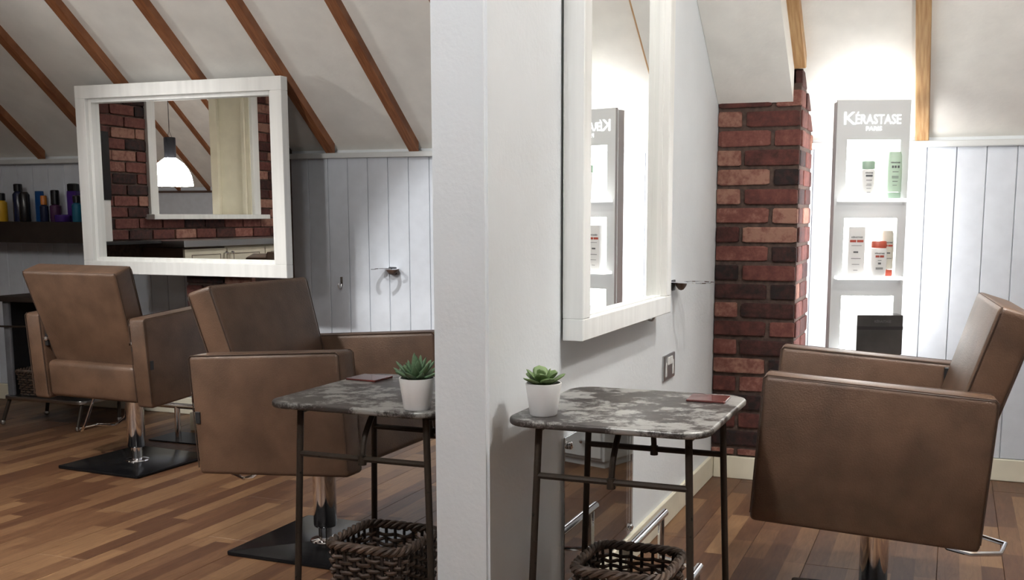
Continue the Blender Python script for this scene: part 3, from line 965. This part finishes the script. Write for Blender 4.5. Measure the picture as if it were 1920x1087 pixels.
# products on the stand
def local(x, y, z): return stand.matrix_world @ Vector((x, y, z))
bpy.context.view_layer.update()
def print_lines(p, y, rows):
    """tiny print: bars of ink, flat on the front"""
    for (x0, x1, z0, z1, mm) in rows:
        obj('print', box(x0, x1, y - .0006, y, z0, z1), M[mm], p)
def bottle(name, label, cat, x, y, z, prof, body, cap_prof, cap, sx=1, sy=.6, rz=0, cap_low=False, rows=(), brand_z=None, brand_w=.02, power=2.6):
    t = thing(name, label, cat, local(x, y, z + .0005), YAW + rz)
    obj('body', lathe(prof, 28, sx=sx, sy=sy, power=power), M[body], t, True)
    if cap_prof: obj('cap', lathe(cap_prof, 28, sx=sx, sy=sy, power=power), M[cap], t, True)
    rmax = max(r for r, _ in prof) * sy
    print_lines(t, -rmax - .0004, rows)
    if brand_z: lettering('print', 'K\u00c9RASTASE', .0065, M['ink'], t, (0, -rmax - .0006, brand_z), rot, brand_w, .0002, .0003)
    return t
z1, z2, z3 = [a for a, b in niche]
bottle('shampoo_bottle', 'short white bottle with a sage green cap on the upper shelf', 'bottle', -.018, -.022, z1,
       [(0, 0), (.022, 0), (.024, .004), (.0255, .06), (.026, .10), (.022, .107), (0, .107)], 'white_plastic',
       [(.0, .108), (.024, .108), (.025, .112), (.025, .135), (.023, .138), (0, .138)], 'green_cap',
       rows=[(-.012, .013, .080, .087, 'ink'), (-.010, .011, .066, .068, 'ink'), (-.008, .010, .052, .0535, 'ink'), (-.010, .011, .047, .0485, 'ink'), (-.008, .009, .036, .0375, 'ink'), (-.006, .007, .022, .0235, 'ink')], brand_z=.092, brand_w=.028)
bottle('conditioner_tube', 'tall pale green tube standing on the upper shelf', 'tube', .078, -.020, z1,
       [(0, .024), (.028, .024), (.0285, .03), (.029, .10), (.0265, .16), (.023, .172), (0, .173)], 'green_tube',
       [(0, 0), (.0265, 0), (.0275, .003), (.0275, .022), (0, .0235)], 'green_cap',
       rows=[(-.013, -.006, .112, .121, 'ink'), (-.003, .004, .112, .121, 'ink'), (.008, .015, .112, .121, 'ink'), (-.010, .012, .097, .099, 'ink'), (-.012, .013, .080, .082, 'ink'), (-.012, .013, .075, .077, 'ink'), (-.009, .010, .062, .064, 'ink'), (-.008, .008, .048, .0495, 'ink')], brand_z=.130, brand_w=.034)
t = thing('product_carton', 'white rectangular carton with a red band on the middle shelf', 'carton', local(-.052, -.012, z2 + .0005), YAW)
obj('body', box(-.031, .031, -.022, .022, 0, .186, .001, 1), M['white_plastic'], t)
print_lines(t, -.0222, [(-.026, -.003, .128, .137, 'ink_red'), (.0, .024, .128, .137, 'ink_red'), (-.020, .018, .115, .1165, 'ink'), (-.012, .006, .088, .094, 'ink'), (-.02, .016, .066, .068, 'ink'), (-.016, .012, .044, .0455, 'ink'), (-.010, .006, .022, .0235, 'ink')])
lettering('print', 'K\u00c9RASTASE', .008, M['ink'], t, (0, -.0226, .144), rot, .042, .0002, .0003)
bottle('shampoo_bottle', 'white bottle with a broad coral cap in front on the middle shelf', 'bottle', .030, -.035, z2,
       [(0, 0), (.026, 0), (.028, .004), (.0305, .06), (.030, .10), (.027, .106), (0, .106)], 'white_plastic',
       [(0, .107), (.0275, .107), (.0285, .111), (.0285, .130), (.026, .133), (0, .133)], 'red_cap',
       rows=[(-.015, -.001, .072, .080, 'ink_red'), (.001, .016, .072, .080, 'ink_red'), (-.006, .007, .060, .062, 'ink'), (-.005, .006, .046, .053, 'ink'), (-.013, .014, .032, .034, 'ink'), (-.013, .014, .028, .030, 'ink')], brand_z=.085, brand_w=.036)
bottle('conditioner_tube', 'ivory tube with a coral cap behind the coral capped bottle', 'tube', .068, -.002, z2,
       [(0, .026), (.024, .026), (.025, .03), (.026, .10), (.0235, .162), (.020, .172), (0, .173)], 'ivory',
       [(0, 0), (.0235, 0), (.0245, .003), (.0245, .024), (0, .0255)], 'red_cap',
       rows=[(-.012, -.001, .112, .119, 'ink_red'), (.001, .018, .112, .119, 'ink_red'), (-.004, .010, .085, .090, 'ink'), (-.010, .016, .066, .068, 'ink')], brand_z=.125, brand_w=.034)
t = thing('product_carton', 'large dark carton with a black band on the lowest lit shelf', 'carton', local(.035, -.038, z3 + .0005), YAW)
obj('body', box(-.085, .085, -.045, .035, 0, .150, .002, 1), mat('dark_carton', (.045, .042, .040), .35, noise=.3, nscale=9), t)
obj('side', box(-.0862, -.0852, -.045, .035, .0, .149), M['stand'], t)
obj('band', box(-.0855, .0855, -.0458, -.045, .095, .108), M['black'], t)
lettering('print', 'K\u00c9RASTASE', .013, mat('silver_print', (.10, .10, .10), .4), t, (.01, -.0456, .122), rot, .062, .0002, .0003)

# ------------------------------------------------------------------ left shelf with bottles
SZ = 1.018
o = obj('wall_shelf', box(-5.18, -4.22, 4.42, YR - .001, SZ - .112, SZ, .002, 1), M['wood_dark']); tag(o, 'thick dark wooden shelf on the boards left of the wide mirror', 'shelf')
def shelf_bottle(i, x, y, h, r, body, cap, capf, label, square=False, shine=None):
    t = thing('hair_product', label, 'bottle', (x - .035, y, SZ + .0005), random.uniform(-.3, .3), 'hair products on the dark shelf')
    hb = h * (1 - capf)
    p = 8 if square else 2
    obj('body', lathe([(0, 0), (r * .95, 0), (r, .004), (r, hb * .9), (r * (.96 if square else .6), hb), (0, hb)], 24, power=p, sy=.6 if square else 1), M[body], t, True)
    if capf > .01: obj('cap', lathe([(0, hb), (r * (.9 if square else .75), hb), (r * (.9 if square else .75), h - .004), (r * .6, h), (0, h)], 20, power=p, sy=.6 if square else 1), M[cap], t, True)
SHELF = [  # image-left to right: x, y, height, radius, body, cap, cap share, label
    (-4.895, 4.47, .155, .030, 'yellow', 'black_plastic', .26, 'yellow bottle with a black cap on the dark shelf', False),
    (-4.800, 4.50, .205, .030, 'navy', 'black_plastic', .2, 'tall navy bottle right of the yellow bottle on the dark shelf', False),
    (-4.715, 4.46, .160, .028, 'black_plastic', 'black_plastic', .0, 'squat black bottle right of the tall navy bottle', False),
    (-4.660, 4.51, .165, .022, 'blue', 'blue', .0, 'bright blue slim box near the middle of the dark shelf', True),
    (-4.590, 4.47, .14, .022, 'navy', 'orange', .35, 'small bottle with an orange cap on the dark shelf', False),
    (-4.540, 4.50, .17, .030, 'plum', 'black_plastic', .45, 'plum bottle with a broad black cap on the dark shelf', False),
    (-4.455, 4.46, .04, .040, 'purple', 'purple', .0, 'low purple jar lying between taller bottles on the dark shelf', False),
    (-4.430, 4.52, .205, .032, 'purple', 'black_plastic', .2, 'tall purple bottle near the right end of the dark shelf', True),
    (-4.352, 4.46, .14, .026, 'teal', 'black_plastic', .28, 'teal bottle with a black cap on the dark shelf', False),
    (-4.275, 4.50, .16, .033, 'blue', 'blue', .0, 'broad blue box at the right end of the dark shelf', True),
]
for i, a in enumerate(SHELF): shelf_bottle(i, *a[:7], a[7], a[8])

# ------------------------------------------------------------------ trolley at the far left
t = thing('trolley', 'low dark trolley with a wicker basket on its bottom shelf, left of the chairs', 'trolley', (-4.235, 4.15, 0))
obj('top', prism(round_rect(-.265, .265, -.155, .150, .03, 5), .625, .652, 'z', .004, 2), M['wood_dark'], t, True)
obj('bottom_shelf', prism(round_rect(-.262, .262, -.150, .148, .04, 5), .128, .146, 'z', .003, 2), M['steel'], t, True)
obj('side_panel', box(-.235, -.195, -.135, -.115, .146, .625, .006, 2), M['grey_fabric'], t)
obj('inner_panel', box(-.235, -.215, -.113, .134, .146, .625), M['black'], t)
obj('back_panel', box(-.235, .245, .135, .146, .146, .625), M['black'], t)
obj('towel_rail', tube([(-.25, -.15, .50), (.2, -.15, .51)], .005, 8), M['iron'], t, True)
for sx in (-1, 1):
    for s_ in (-1, 1):
        lg = obj('leg', tube([(sx * .235, s_ * .125, .128), (sx * .243, s_ * .14 - .03, .012)], .009, 8), M['iron'], t, True)
        bm = lathe([(0, -.013), (.010, -.009), (.013, 0), (.010, .009), (0, .013)], 12); bmesh.ops.transform(bm, matrix=Matrix.Translation((sx * .243, s_ * .14 - .03, .013)), verts=bm.verts)
        obj('foot', bm, M['steel'], lg, True)
bs = basket('small wicker basket on the bottom shelf of the dark trolley', (-4.325, 4.115, .1465), .20, .19, .13, 0)
for i, (dx, mm, lb) in enumerate(((.02, 'white_plastic', 'small white clip on the dark trolley beside the chair'),)):
    pass

# ------------------------------------------------------------------ counter seen in the wide mirror
t = thing('worktop', 'steel edged worktop along the brick wall, seen in the wide mirror', 'worktop', (XL, 1.13, .84))
obj('slab', box(.008, .385, -1.6, 1.31, 0, .045, .003, 1), M['steel'], t)
obj('slab', box(.008, .20, 1.312, 1.84, .025, .045, .002, 1), M['black'], t)
CAB = [(2.41, 1.965), (1.96, 1.515), (1.51, 1.065), (1.06, .615)]
for i, (ya, yb) in enumerate(CAB):
    lb = ['first', 'second', 'third', 'fourth'][i]
    t = thing('base_cabinet', f'cream panelled cupboard under the worktop, {lb} from the mirror end', 'cabinet', (XL + .008, (ya + yb) / 2, 0), 0)
    hh = (ya - yb) / 2
    obj('carcass', box(0, .33, -hh, hh, .08, .835), M['wood_brown' if i == 0 else 'cream'], t)
    obj('plinth', box(0, .29, -hh, hh, 0, .08), M['wood_dark'], t)
    d = obj('door', box(.331, .350, -hh + .003, hh - .003, .09, .825, .002, 1), M['cream'], t)
    for a in ((-hh + .07, hh - .07, .16, .164), (-hh + .07, hh - .07, .782, .786), (-hh + .07, -hh + .074, .16, .786), (hh - .074, hh - .07, .16, .786)):
        obj('moulding', box(.350, .3515, a[0], a[1], a[2], a[3]), M['wood_brown'], d)
    s_ = -1 if i % 2 == 0 else 1
    bm = lathe([(.005, 0), (.006, .01), (.013, .018), (.011, .028), (0, .031)], 14); bmesh.ops.transform(bm, matrix=Matrix.Translation((.351, s_ * (hh - .03), .79)) @ Matrix.Rotation(R(90), 4, 'Y'), verts=bm.verts)
    obj('knob', bm, M['chrome'], d, True)
o = obj('carton', box(XL + .02, XL + .11, 2.79, 2.93, .8855, 1.15, .002, 1), M['white_plastic']); tag(o, 'white carton on the worktop end, under a black one, in the mirror', 'carton')
o = obj('display_box', box(XL + .02, XL + .12, 2.79, 2.95, 1.1505, 1.58, .002, 1), M['black_plastic']); tag(o, 'tall black box stacked on the white carton, in the mirror', 'box')
